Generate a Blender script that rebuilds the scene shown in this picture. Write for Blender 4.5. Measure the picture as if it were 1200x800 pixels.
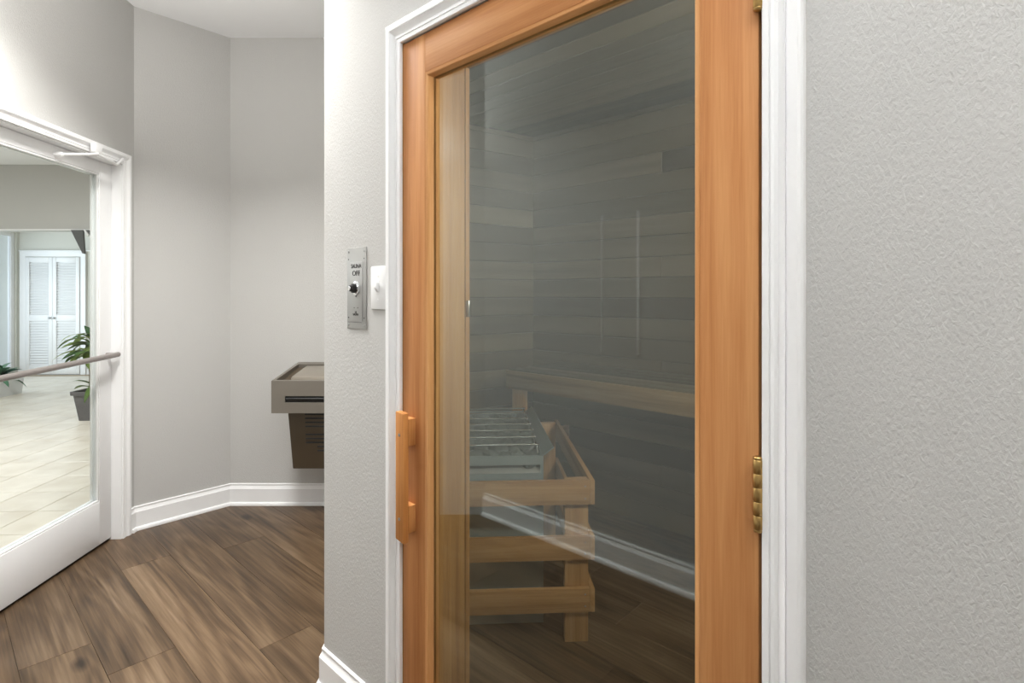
import bpy, bmesh, math, random
from mathutils import Vector, Matrix
random.seed(11)
for o in list(bpy.data.objects): bpy.data.objects.remove(o)
SC = bpy.context.scene
COL = SC.collection
pi = math.pi
# ------------------------------------------------------------------ camera
CAM_H = 1.30
cd = bpy.data.cameras.new('camera'); cam = bpy.data.objects.new('camera', cd); COL.objects.link(cam)
cam.location = (0, 0, CAM_H); cam.rotation_euler = (pi/2, 0, 0)
cd.sensor_width = 36; cd.sensor_fit = 'HORIZONTAL'; cd.lens = 36*640/1200
cd.shift_y = -55/1200; cd.clip_start = 0.02
SC.camera = cam
# ------------------------------------------------------------------ world / exposure
W = bpy.data.worlds.new('world'); SC.world = W; W.use_nodes = True
bg = W.node_tree.nodes['Background']; bg.inputs[0].default_value = (0.75, 0.86, 1.0, 1); bg.inputs[1].default_value = 0.5
SC.view_settings.view_transform = 'Standard'; SC.view_settings.look = 'None'
SC.view_settings.gamma = 1.0; SC.view_settings.use_curve_mapping = False
SC.view_settings.exposure = 0.5
LAMP_W = 8; VEST_W = 25; FOYER_W = 92; DAY_W = 56; SAUNA_FILL_W = 14; FLASH_W = 420; WALL_FILL_W = 9

def area(name, loc, rot, sx, sy, watts, color, parent=None, shape='RECTANGLE', spread=pi):
    l = bpy.data.lights.new(name, 'AREA'); l.shape = shape; l.size = sx
    if shape in ('RECTANGLE', 'ELLIPSE'): l.size_y = sy
    l.energy = watts; l.color = color; l.spread = spread
    o = bpy.data.objects.new(name, l); COL.objects.link(o); o.location = loc; o.rotation_euler = rot
    if parent: o.parent = parent
    return o
# daylight that enters the foyer by its window (the window itself is built below)
area('foyer_daylight', (-8.35, 6.9, 1.4), (0, -pi/2, 0), 1.9, 2.2, DAY_W, (0.86, 0.95, 1.0))

# the photographer's flash, held by the camera and bounced off the ceiling
fl_ = bpy.data.lights.new('bounce_flash', 'SPOT'); fl_.energy = FLASH_W; fl_.spot_size = math.radians(64); fl_.spot_blend = .8; fl_.shadow_soft_size = .04; fl_.color = (.94, .972, 1.0)
flo = bpy.data.objects.new('bounce_flash', fl_); COL.objects.link(flo); flo.location = (.02, -.10, 1.62)
flo.rotation_euler = (Vector((.0, .34, 2.89))-flo.location).to_track_quat('-Z', 'Y').to_euler()

# ------------------------------------------------------------------ materials
def lin(c):
    return tuple(((v/255)/12.92 if v/255 <= .04045 else ((v/255+.055)/1.055)**2.4) for v in c) + (1,)
def newmat(name):
    m = bpy.data.materials.new(name); m.use_nodes = True
    nt = m.node_tree; b = nt.nodes['Principled BSDF']
    return m, nt, b
def N(nt, t, **k):
    n = nt.nodes.new(t)
    for a, v in k.items():
        if a == 'op': n.operation = v
        elif hasattr(n, a): setattr(n, a, v)
        else: n.inputs[a].default_value = v
    return n
def plain(name, c, rough=.5, metal=0, spec=.5, bump=None, bumpscale=60, strength=.2, dist=.002, coat=0):
    m, nt, b = newmat(name)
    b.inputs['Base Color'].default_value = lin(c); b.inputs['Roughness'].default_value = rough
    b.inputs['Metallic'].default_value = metal; b.inputs['Specular IOR Level'].default_value = spec
    b.inputs['Coat Weight'].default_value = coat
    tc = N(nt, 'ShaderNodeTexCoord'); no = N(nt, 'ShaderNodeTexNoise'); no.inputs['Scale'].default_value = bumpscale
    no.inputs['Detail'].default_value = 3
    nt.links.new(tc.outputs['Object'], no.inputs['Vector'])
    # faint tonal variation
    mx = N(nt, 'ShaderNodeMixRGB', blend_type='MULTIPLY'); mx.inputs[0].default_value = .06
    mx.inputs[1].default_value = lin(c); nt.links.new(no.outputs['Fac'], mx.inputs[2]); nt.links.new(mx.outputs[0], b.inputs['Base Color'])
    if bump:
        bp = N(nt, 'ShaderNodeBump'); bp.inputs['Strength'].default_value = strength; bp.inputs['Distance'].default_value = dist
        nt.links.new(no.outputs['Fac'], bp.inputs['Height']); nt.links.new(bp.outputs[0], b.inputs['Normal'])
    return m
def wallpaint(name, c, strength=.42):
    m, nt, b = newmat(name); b.inputs['Roughness'].default_value = .75; b.inputs['Specular IOR Level'].default_value = .3
    tc = N(nt, 'ShaderNodeTexCoord'); mp = N(nt, 'ShaderNodeMapping'); mp.inputs['Rotation'].default_value = (0, .6, 0); mp.inputs['Scale'].default_value = (1.5, 1, .8)
    nt.links.new(tc.outputs['Object'], mp.inputs['Vector'])
    a = N(nt, 'ShaderNodeTexNoise'); a.inputs['Scale'].default_value = 140; a.inputs['Detail'].default_value = 4; a.inputs['Roughness'].default_value = .55; a.inputs['Distortion'].default_value = .6
    l = N(nt, 'ShaderNodeTexNoise'); l.inputs['Scale'].default_value = 2.0
    nt.links.new(mp.outputs[0], a.inputs['Vector']); nt.links.new(tc.outputs['Object'], l.inputs['Vector'])
    mx = N(nt, 'ShaderNodeMixRGB', blend_type='MULTIPLY'); mx.inputs[0].default_value = .05; mx.inputs[1].default_value = lin(c)
    nt.links.new(l.outputs['Fac'], mx.inputs[2]); nt.links.new(mx.outputs[0], b.inputs['Base Color'])
    bp = N(nt, 'ShaderNodeBump'); bp.inputs['Strength'].default_value = strength; bp.inputs['Distance'].default_value = .004
    nt.links.new(a.outputs['Fac'], bp.inputs['Height']); nt.links.new(bp.outputs[0], b.inputs['Normal'])
    return m
def wood(name, c_dark, c_mid, c_light, axis='z', rough=.55, vary=.16, scale=1.0, spec=.25, fine=.5):
    """straight-grained timber, grain along the given local axis"""
    m, nt, b = newmat(name); b.inputs['Roughness'].default_value = rough; b.inputs['Specular IOR Level'].default_value = spec
    tc = N(nt, 'ShaderNodeTexCoord'); oi = N(nt, 'ShaderNodeObjectInfo')
    off = N(nt, 'ShaderNodeVectorMath', op='MULTIPLY_ADD')
    cb = N(nt, 'ShaderNodeCombineXYZ')
    for i in range(3): nt.links.new(oi.outputs['Random'], cb.inputs[i])
    nt.links.new(cb.outputs[0], off.inputs[0]); off.inputs[1].default_value = (37, 23, 51); nt.links.new(tc.outputs['Object'], off.inputs[2])
    def stretched(k, e, detail, rgh=.6, dist=0.):
        mp = N(nt, 'ShaderNodeMapping'); s = [k*scale]*3; s['xyz'.index(axis)] = e*scale; mp.inputs['Scale'].default_value = s
        nt.links.new(off.outputs[0], mp.inputs['Vector'])
        n = N(nt, 'ShaderNodeTexNoise'); n.inputs['Scale'].default_value = 1; n.inputs['Detail'].default_value = detail; n.inputs['Roughness'].default_value = rgh; n.inputs['Distortion'].default_value = dist
        nt.links.new(mp.outputs[0], n.inputs['Vector']); return n
    big = stretched(26, 1.1, 3, .5, .4); fin = stretched(240, 7, 4)
    mix = N(nt, 'ShaderNodeMixRGB', blend_type='MIX'); mix.inputs[0].default_value = fine*.6
    nt.links.new(big.outputs['Fac'], mix.inputs[1]); nt.links.new(fin.outputs['Fac'], mix.inputs[2])
    rp = N(nt, 'ShaderNodeValToRGB'); e = rp.color_ramp.elements
    e[0].position = .33; e[0].color = lin(c_dark); e[1].position = .68; e[1].color = lin(c_light)
    k = e.new(.5); k.color = lin(c_mid)
    nt.links.new(mix.outputs[0], rp.inputs[0])
    hs = N(nt, 'ShaderNodeHueSaturation'); ma = N(nt, 'ShaderNodeMath', op='MULTIPLY_ADD')
    nt.links.new(oi.outputs['Random'], ma.inputs[0]); ma.inputs[1].default_value = vary*2; ma.inputs[2].default_value = 1-vary
    nt.links.new(ma.outputs[0], hs.inputs['Value']); nt.links.new(rp.outputs[0], hs.inputs['Color'])
    nt.links.new(hs.outputs[0], b.inputs['Base Color'])
    bp = N(nt, 'ShaderNodeBump'); bp.inputs['Strength'].default_value = .08; bp.inputs['Distance'].default_value = .001
    nt.links.new(fin.outputs['Fac'], bp.inputs['Height']); nt.links.new(bp.outputs[0], b.inputs['Normal'])
    return m
def vinyl(name):
    """oak-look vinyl plank: long grain, cathedral figure and a few knots, grain along local x"""
    m, nt, b = newmat(name); b.inputs['Roughness'].default_value = .38; b.inputs['Specular IOR Level'].default_value = .35
    tc = N(nt, 'ShaderNodeTexCoord'); oi = N(nt, 'ShaderNodeObjectInfo')
    cb = N(nt, 'ShaderNodeCombineXYZ'); off = N(nt, 'ShaderNodeVectorMath', op='MULTIPLY_ADD')
    for i in range(3): nt.links.new(oi.outputs['Random'], cb.inputs[i])
    nt.links.new(cb.outputs[0], off.inputs[0]); off.inputs[1].default_value = (61, 29, 13); nt.links.new(tc.outputs['Object'], off.inputs[2])
    def mapped(sx, sy):
        mp = N(nt, 'ShaderNodeMapping'); mp.inputs['Scale'].default_value = (sx, sy, 1); nt.links.new(off.outputs[0], mp.inputs['Vector']); return mp
    m1 = mapped(1.0, 8.5); n1 = N(nt, 'ShaderNodeTexNoise'); n1.inputs['Scale'].default_value = 1; n1.inputs['Detail'].default_value = 5; n1.inputs['Distortion'].default_value = .5
    nt.links.new(m1.outputs[0], n1.inputs['Vector'])
    # growth rings: contour lines of the soft noise field
    rg = N(nt, 'ShaderNodeMath', op='MULTIPLY'); rg.inputs[1].default_value = 50
    m0 = mapped(.7, 5.6); n0 = N(nt, 'ShaderNodeTexNoise'); n0.inputs['Scale'].default_value = 1; n0.inputs['Detail'].default_value = 1.5; n0.inputs['Distortion'].default_value = .6
    nt.links.new(m0.outputs[0], n0.inputs['Vector']); nt.links.new(n0.outputs['Fac'], rg.inputs[0])
    sn = N(nt, 'ShaderNodeMath', op='SINE'); nt.links.new(rg.outputs[0], sn.inputs[0])
    m2 = mapped(6, 150); n2 = N(nt, 'ShaderNodeTexNoise'); n2.inputs['Scale'].default_value = 1; n2.inputs['Detail'].default_value = 3
    nt.links.new(m2.outputs[0], n2.inputs['Vector'])
    m3 = mapped(1.7, 62); n3 = N(nt, 'ShaderNodeTexNoise'); n3.inputs['Scale'].default_value = 1; n3.inputs['Detail'].default_value = 4; n3.inputs['Distortion'].default_value = .5
    nt.links.new(m3.outputs[0], n3.inputs['Vector'])
    a0_ = N(nt, 'ShaderNodeMath', op='MULTIPLY_ADD'); nt.links.new(n1.outputs['Fac'], a0_.inputs[0]); a0_.inputs[1].default_value = .58; a3 = N(nt, 'ShaderNodeMath', op='MULTIPLY'); nt.links.new(n3.outputs['Fac'], a3.inputs[0]); a3.inputs[1].default_value = .5; nt.links.new(a3.outputs[0], a0_.inputs[2])
    a1_ = N(nt, 'ShaderNodeMath', op='SUBTRACT'); nt.links.new(a0_.outputs[0], a1_.inputs[0]); a1_.inputs[1].default_value = .065
    a = N(nt, 'ShaderNodeMath', op='MULTIPLY_ADD'); nt.links.new(sn.outputs[0], a.inputs[0]); a.inputs[1].default_value = .06; nt.links.new(a1_.outputs[0], a.inputs[2])
    f = N(nt, 'ShaderNodeMath', op='MULTIPLY_ADD'); nt.links.new(n2.outputs['Fac'], f.inputs[0]); f.inputs[1].default_value = .28; nt.links.new(a.outputs[0], f.inputs[2])
    # knots
    mk = mapped(2.1, 4.2); vo = N(nt, 'ShaderNodeTexVoronoi'); vo.inputs['Scale'].default_value = 1; vo.inputs['Randomness'].default_value = 1
    nt.links.new(mk.outputs[0], vo.inputs['Vector'])
    kr = N(nt, 'ShaderNodeMapRange'); kr.inputs['From Min'].default_value = .02; kr.inputs['From Max'].default_value = .13; kr.inputs['To Min'].default_value = .34; kr.inputs['To Max'].default_value = 0
    nt.links.new(vo.outputs['Distance'], kr.inputs['Value'])
    sub = N(nt, 'ShaderNodeMath', op='SUBTRACT'); nt.links.new(f.outputs[0], sub.inputs[0]); nt.links.new(kr.outputs[0], sub.inputs[1])
    rp = N(nt, 'ShaderNodeValToRGB'); e = rp.color_ramp.elements
    e[0].position = .28; e[0].color = lin((42, 31, 22)); e[1].position = .86; e[1].color = lin((124, 104, 82))
    for p, c in ((.45, (68, 53, 38)), (.60, (90, 71, 52)), (.72, (106, 86, 65))): e.new(p).color = lin(c)
    nt.links.new(sub.outputs[0], rp.inputs[0])
    hs = N(nt, 'ShaderNodeHueSaturation'); ma = N(nt, 'ShaderNodeMath', op='MULTIPLY_ADD')
    nt.links.new(oi.outputs['Random'], ma.inputs[0]); ma.inputs[1].default_value = .3; ma.inputs[2].default_value = .86
    nt.links.new(ma.outputs[0], hs.inputs['Value']); nt.links.new(rp.outputs[0], hs.inputs['Color']); nt.links.new(hs.outputs[0], b.inputs['Base Color'])
    bp = N(nt, 'ShaderNodeBump'); bp.inputs['Strength'].default_value = .1; bp.inputs['Distance'].default_value = .001
    nt.links.new(n2.outputs['Fac'], bp.inputs['Height']); nt.links.new(bp.outputs[0], b.inputs['Normal'])
    return m
def glass(name, tint, r0=.06, power=4.0):
    """thin pane: see-through with the tint, mirror reflection rising towards grazing angles"""
    m = bpy.data.materials.new(name); m.use_nodes = True; nt = m.node_tree; nt.nodes.remove(nt.nodes['Principled BSDF'])
    out = nt.nodes['Material Output']
    tr = N(nt, 'ShaderNodeBsdfTransparent'); tr.inputs[0].default_value = tint
    gl = N(nt, 'ShaderNodeBsdfGlossy'); gl.inputs['Roughness'].default_value = 0.0; gl.inputs[0].default_value = (.94, .99, 1, 1)
    lw = N(nt, 'ShaderNodeLayerWeight'); lw.inputs[0].default_value = .5
    p = N(nt, 'ShaderNodeMath', op='POWER'); p.inputs[1].default_value = power; nt.links.new(lw.outputs['Facing'], p.inputs[0])
    a = N(nt, 'ShaderNodeMath', op='MULTIPLY_ADD'); nt.links.new(p.outputs[0], a.inputs[0]); a.inputs[1].default_value = 1-r0; a.inputs[2].default_value = r0
    mx = N(nt, 'ShaderNodeMixShader'); nt.links.new(a.outputs[0], mx.inputs[0]); nt.links.new(tr.outputs[0], mx.inputs[1]); nt.links.new(gl.outputs[0], mx.inputs[2])
    nt.links.new(mx.outputs[0], out.inputs['Surface'])
    return m
def emit(name, c, s):
    m, nt, b = newmat(name); b.inputs['Base Color'].default_value = lin(c)
    b.inputs['Emission Color'].default_value = lin(c); b.inputs['Emission Strength'].default_value = s; return m
M = {}
M['paint'] = wallpaint('grey_wall_paint', (200, 199, 196))
M['paint_far'] = wallpaint('foyer_wall_paint', (222, 221, 212), .1)
M['ceil'] = wallpaint('ceiling_paint', (240, 240, 240), .15)
M['white'] = plain('white_gloss_trim', (250, 250, 250), .32, bumpscale=8)
M['white_door'] = plain('white_door_enamel', (246, 246, 246), .35, bumpscale=6)
M['plastic'] = plain('white_switch_plastic', (240, 240, 240), .3, bumpscale=20)
M['vinyl'] = vinyl('oak_vinyl_plank')
M['sub'] = plain('dark_subfloor', (58, 48, 40), .9)
M['fir_v'] = wood('fir_vertical', (170, 110, 62), (191, 131, 80), (206, 150, 98), 'z', vary=.05)
M['fir_h'] = wood('fir_horizontal', (170, 110, 62), (191, 131, 80), (206, 150, 98), 'x', vary=.05)
M['bead_v'] = wood('bead_vertical', (186, 126, 74), (207, 150, 96), (220, 168, 114), 'z', vary=.04)
M['bead_h'] = wood('bead_horizontal', (186, 126, 74), (207, 150, 96), (220, 168, 114), 'x', vary=.04)
M['handle'] = wood('handle_wood', (176, 112, 58), (200, 136, 76), (218, 160, 100), 'z', vary=.05)
M['jamb_v'] = wood('jamb_cedar', (156, 110, 58), (180, 132, 76), (196, 152, 94), 'z', vary=.08)
M['jamb_h'] = wood('jamb_cedar_h', (150, 112, 66), (178, 138, 88), (196, 160, 110), 'x', vary=.08)
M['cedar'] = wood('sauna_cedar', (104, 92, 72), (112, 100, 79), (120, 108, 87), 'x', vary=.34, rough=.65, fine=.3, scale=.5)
M['bench'] = wood('bench_cedar', (136, 112, 82), (160, 134, 100), (180, 154, 120), 'x', vary=.1, rough=.6)
M['rail_x'] = wood('guard_rail_wood', (158, 116, 72), (186, 142, 94), (204, 164, 116), 'x', vary=.07)
M['rail_y'] = wood('guard_rail_wood_side', (158, 116, 72), (186, 142, 94), (204, 164, 116), 'y', vary=.07)
M['rail_z'] = wood('guard_post_wood', (158, 116, 72), (186, 142, 94), (204, 164, 116), 'z', vary=.07)
M['steel'] = plain('brushed_steel', (172, 173, 172), .34, 1, bumpscale=300)
M['plate'] = plain('control_plate_steel', (176, 176, 174), .45, .6, bumpscale=200)
M['heater'] = plain('heater_galvanised', (158, 170, 172), .4, .3, bumpscale=18)
M['chrome'] = plain('chrome', (220, 222, 224), .12, 1)
M['brass'] = plain('antique_brass', (186, 154, 98), .33, 1, bumpscale=40)
M['brass_dark'] = plain('brass_groove', (58, 44, 24), .5, 1)
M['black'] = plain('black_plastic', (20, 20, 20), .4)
M['ink'] = plain('dark_print', (52, 50, 48), .6)
M['stone'] = plain('sauna_stone', (118, 125, 123), .8, bump=True, bumpscale=40, strength=.6, dist=.004)
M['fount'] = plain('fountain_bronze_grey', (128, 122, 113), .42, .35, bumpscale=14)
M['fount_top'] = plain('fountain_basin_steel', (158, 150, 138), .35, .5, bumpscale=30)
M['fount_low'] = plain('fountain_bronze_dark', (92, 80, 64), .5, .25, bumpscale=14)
M['tile'] = None
M['grout'] = plain('beige_grout', (176, 160, 138), .9)
M['glass'] = glass('sauna_door_glass', (.885, .925, .895, 1), .105, 4.0)
M['glass2'] = glass('entry_door_glass', (.97, .985, .98, 1), .012, 5)
M['glass3'] = glass('window_glass', (.98, .99, 1, 1), .02, 5)
M['bar'] = plain('push_bar_aluminium', (165, 158, 154), .38, .6)
M['pot'] = plain('grey_pot_plastic', (88, 86, 86), .5, bumpscale=15)
M['soil'] = plain('soil', (60, 44, 34), .95, bump=True)
M['planter'] = plain('white_planter', (235, 236, 238), .5)
M['bark'] = plain('plant_stem', (120, 96, 66), .8, bump=True)
M['grey_dark'] = plain('dark_grey_metal', (92, 94, 94), .5)
M['board_grey'] = plain('grey_notice_board', (196, 194, 190), .7)
M['diff'] = emit('lamp_diffuser', (255, 250, 240), 2.0)
M['curtain'] = plain('white_curtain', (236, 240, 244), .8, bump=True, bumpscale=5)
def leafmat(name, a, c):
    m, nt, b = newmat(name); b.inputs['Roughness'].default_value = .45
    oi = N(nt, 'ShaderNodeObjectInfo'); mx = N(nt, 'ShaderNodeMixRGB'); mx.inputs[1].default_value = lin(a); mx.inputs[2].default_value = lin(c)
    nt.links.new(oi.outputs['Random'], mx.inputs[0]); nt.links.new(mx.outputs[0], b.inputs['Base Color']); return m
M['leaf'] = leafmat('strap_leaf', (66, 110, 62), (168, 190, 88))
M['fern'] = leafmat('fern_leaf', (70, 124, 98), (130, 172, 130))
def tilemat():
    m, nt, b = newmat('cream_floor_tile'); b.inputs['Roughness'].default_value = .3
    tc = N(nt, 'ShaderNodeTexCoord'); oi = N(nt, 'ShaderNodeObjectInfo')
    add = N(nt, 'ShaderNodeVectorMath', op='ADD'); nt.links.new(tc.outputs['Object'], add.inputs[0]); nt.links.new(oi.outputs['Location'], add.inputs[1])
    n = N(nt, 'ShaderNodeTexNoise'); n.inputs['Scale'].default_value = 5; n.inputs['Detail'].default_value = 5; nt.links.new(add.outputs[0], n.inputs['Vector'])
    rp = N(nt, 'ShaderNodeValToRGB'); e = rp.color_ramp.elements; e[0].position = .3; e[0].color = lin((212, 202, 186)); e[1].position = .72; e[1].color = lin((234, 227, 214))
    nt.links.new(n.outputs['Fac'], rp.inputs[0])
    hs = N(nt, 'ShaderNodeHueSaturation'); ma = N(nt, 'ShaderNodeMath', op='MULTIPLY_ADD'); nt.links.new(oi.outputs['Random'], ma.inputs[0]); ma.inputs[1].default_value = .07; ma.inputs[2].default_value = .965
    nt.links.new(ma.outputs[0], hs.inputs['Value']); nt.links.new(rp.outputs[0], hs.inputs['Color']); nt.links.new(hs.outputs[0], b.inputs['Base Color']); return m
M['tile'] = tilemat()

# ------------------------------------------------------------------ mesh helpers
class MB:
    def __init__(s): s.bm = bmesh.new()
    def box(s, x0, x1, y0, y1, z0, z1, bev=0, seg=2):
        bm = s.bm
        v = [bm.verts.new((x, y, z)) for x in (x0, x1) for y in (y0, y1) for z in (z0, z1)]
        q = [(0,1,3,2), (4,6,7,5), (0,4,5,1), (2,3,7,6), (0,2,6,4), (1,5,7,3)]
        fs = [bm.faces.new([v[i] for i in f]) for f in q]
        if bev: bmesh.ops.bevel(bm, geom=list({e for f in fs for e in f.edges}), offset=bev, segments=seg, affect='EDGES', profile=.5)
        return s
    def hexa(s, pts, bev=0):
        """eight corners: bottom ring of four, top ring of four"""
        bm = s.bm; v = [bm.verts.new(p) for p in pts]
        fs = [bm.faces.new([v[i] for i in f]) for f in ((3,2,1,0), (4,5,6,7), (0,1,5,4), (1,2,6,5), (2,3,7,6), (3,0,4,7))]
        if bev: bmesh.ops.bevel(bm, geom=list({e for f in fs for e in f.edges}), offset=bev, segments=2, affect='EDGES', profile=.5)
        return s
    def strip(s, rings, closed=True, caps=True):
        bm = s.bm; R = [[bm.verts.new(p) for p in r] for r in rings]; n = len(rings[0])
        for a, b in zip(R, R[1:]):
            for i in range(n if closed else n-1):
                j = (i+1) % n; bm.faces.new((a[i], a[j], b[j], b[i]))
        if caps and closed:
            bm.faces.new(R[0][::-1]); bm.faces.new(R[-1])
        return s
    def prism(s, poly, z0, z1):
        return s.strip([[(x, y, z0) for x, y in poly], [(x, y, z1) for x, y in poly]])
    def cyl(s, p0, p1, r0, r1=None, n=20):
        r1 = r0 if r1 is None else r1
        p0, p1 = Vector(p0), Vector(p1); d = (p1-p0).normalized(); a = d.orthogonal().normalized(); b = d.cross(a)
        return s.strip([[p + (a*math.cos(2*pi*i/n) + b*math.sin(2*pi*i/n))*r for i in range(n)] for p, r in ((p0, r0), (p1, r1))])
    def lathe(s, p0, axis, prof, n=24):
        p0 = Vector(p0); d = Vector(axis).normalized(); a = d.orthogonal().normalized(); b = d.cross(a)
        return s.strip([[p0 + d*h + (a*math.cos(2*pi*i/n) + b*math.sin(2*pi*i/n))*r for i in range(n)] for h, r in prof])
    def tube(s, pts, r, n=10):
        pts = [Vector(p) for p in pts]; rings = []; a = None
        for i, p in enumerate(pts):
            d = (pts[min(i+1, len(pts)-1)] - pts[max(i-1, 0)]).normalized()
            a = (a - d*a.dot(d)).normalized() if a is not None else d.orthogonal().normalized(); b = d.cross(a)
            rings.append([p + (a*math.cos(2*pi*k/n) + b*math.sin(2*pi*k/n))*r for k in range(n)])
        return s.strip(rings)
    def build(s, name, mat, parent=None, loc=(0, 0, 0), rz=0, smooth=35, recentre=True, kind=None, label=None):
        bm = s.bm; bmesh.ops.recalc_face_normals(bm, faces=bm.faces[:])
        c = Vector((0, 0, 0))
        if recentre and len(bm.verts):
            lo = Vector([min(v.co[i] for v in bm.verts) for i in range(3)]); hi = Vector([max(v.co[i] for v in bm.verts) for i in range(3)])
            c = (lo+hi)/2; bmesh.ops.translate(bm, vec=-c, verts=bm.verts[:])
        me = bpy.data.meshes.new(name); bm.to_mesh(me); bm.free()
        if smooth:
            for p in me.polygons: p.use_smooth = True
            me.set_sharp_from_angle(angle=math.radians(smooth))
        me.materials.append(M[mat])
        o = bpy.data.objects.new(name, me); COL.objects.link(o)
        R = Matrix.Rotation(rz, 3, 'Z'); o.location = Vector(loc) + R @ c; o.rotation_euler = (0, 0, rz)
        if parent: o.parent = parent
        if kind: o['kind'] = kind
        if label: o['label'] = label
        return o
def root(name, loc, rz=0, label=None, cat=None, group=None, kind=None):
    o = bpy.data.objects.new(name, None); COL.objects.link(o); o.location = loc; o.rotation_euler = (0, 0, rz); o.empty_display_size = .05
    tag(o, label, cat, group, kind); return o
def tag(o, label=None, cat=None, group=None, kind=None):
    for k, v in (('label', label), ('category', cat), ('group', group), ('kind', kind)):
        if v: o[k] = v
    return o
def share(src, name, parent, loc, rot=(0, 0, 0), scale=(1, 1, 1)):
    o = bpy.data.objects.new(name, src.data); COL.objects.link(o); o.parent = parent; o.location = loc; o.rotation_euler = rot; o.scale = scale; return o

# ------------------------------------------------------------------ plan of the place
H = 2.89
S = Vector((-.6238, 1.8146, 0)); US = Vector((.7317, -.6816, 0)); NS = Vector((.6816, .7317, 0)); RS = math.atan2(US.y, US.x)   # sauna wall: corner, along, into the sauna
B = Vector((-1.746, 3.386, 0))                                                       # corner of chamfer wall and back wall
C = Vector((-2.0866, 3.0145, 0)); ED = Vector((.0686, -.9976, 0)); RD = math.atan2(ED.y, ED.x); ND = Vector((.9976, .0686, 0))  # entry door wall
WS = lambda s, d, z=0: S + US*s + NS*d + Vector((0, 0, z))
WD = lambda t, b, z=0: C + ED*t + ND*b + Vector((0, 0, z))
OPP = -1.30       # the wall facing the sauna door
SEND = 3.0        # far right end of the corridor
TI = 1.7287       # where the entry wall meets the facing wall
THK = .226        # sauna wall thickness
DZ = 1.993        # sauna door top

def st(name, label): return dict(kind='structure', label=label)
# --- walls
DL, DR = .4365, 1.3925   # sauna door opening along the wall
mb = MB()
mb.box(0, DL-.004, 0, THK, 0, H).box(DR+.004, SEND, 0, THK, 0, H).box(DL-.004, DR+.004, 0, THK, DZ+.006, H)
o = mb.build('wall_sauna', 'paint', None, S, RS, smooth=0, recentre=False); tag(o, 'light grey textured wall around the wooden sauna door', 'wall', kind='structure')
ALC = -.60
o = MB().prism([(S.x, S.y), (S.x+.02, S.y+.02), (ALC+.02, B.y+.1), (S.x, B.y+.1)], 0, H).build('wall_alcove', 'paint', smooth=0); tag(o, 'grey side wall of the fountain alcove', 'wall', kind='structure')
o = MB().box(B.x-.02, S.x+.01, B.y, B.y+.1, 0, H).build('wall_back', 'paint', smooth=0); tag(o, 'grey wall behind the drinking fountain', 'wall', kind='structure')
mid_n = Vector((B.y-C.y, -(B.x-C.x), 0)).normalized()   # towards the corridor
o = MB().prism([(C.x, C.y), (B.x, B.y), (B.x-mid_n.x*.1, B.y-mid_n.y*.1+.03), (C.x-mid_n.x*.1-.03, C.y-mid_n.y*.1)], 0, H).build('wall_chamfer', 'paint', smooth=0)
tag(o, 'narrow angled grey wall beside the glass door', 'wall', kind='structure')
OL, OR_, OZ = .109, 1.045, 1.99     # entry door opening
mb = MB(); mb.box(-.04, OL, -.14, 0, 0, H).box(OR_, TI+.1, -.14, 0, 0, H).box(OL, OR_, -.14, 0, OZ, H)
o = mb.build('wall_entry', 'paint', None, C, RD, smooth=0, recentre=False); tag(o, 'grey wall around and above the white glass door', 'wall', kind='structure')
o = MB().box(-.66, SEND+.1, OPP-.1, OPP, 0, H).build('wall_facing', 'paint', None, S, RS, smooth=0, recentre=False); tag(o, 'grey corridor wall facing the sauna door', 'wall', kind='structure')
o = MB().box(SEND, SEND+.1, OPP, THK, 0, H).build('wall_corridor_end', 'paint', None, S, RS, smooth=0, recentre=False); tag(o, 'grey wall closing the corridor', 'wall', kind='structure')
o = MB().box(-9.2, 3.2, -3.2, 9.3, H, H+.1).build('ceiling', 'ceil', smooth=0); tag(o, 'plain white ceiling above the corridor', 'ceiling', kind='structure')

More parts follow.
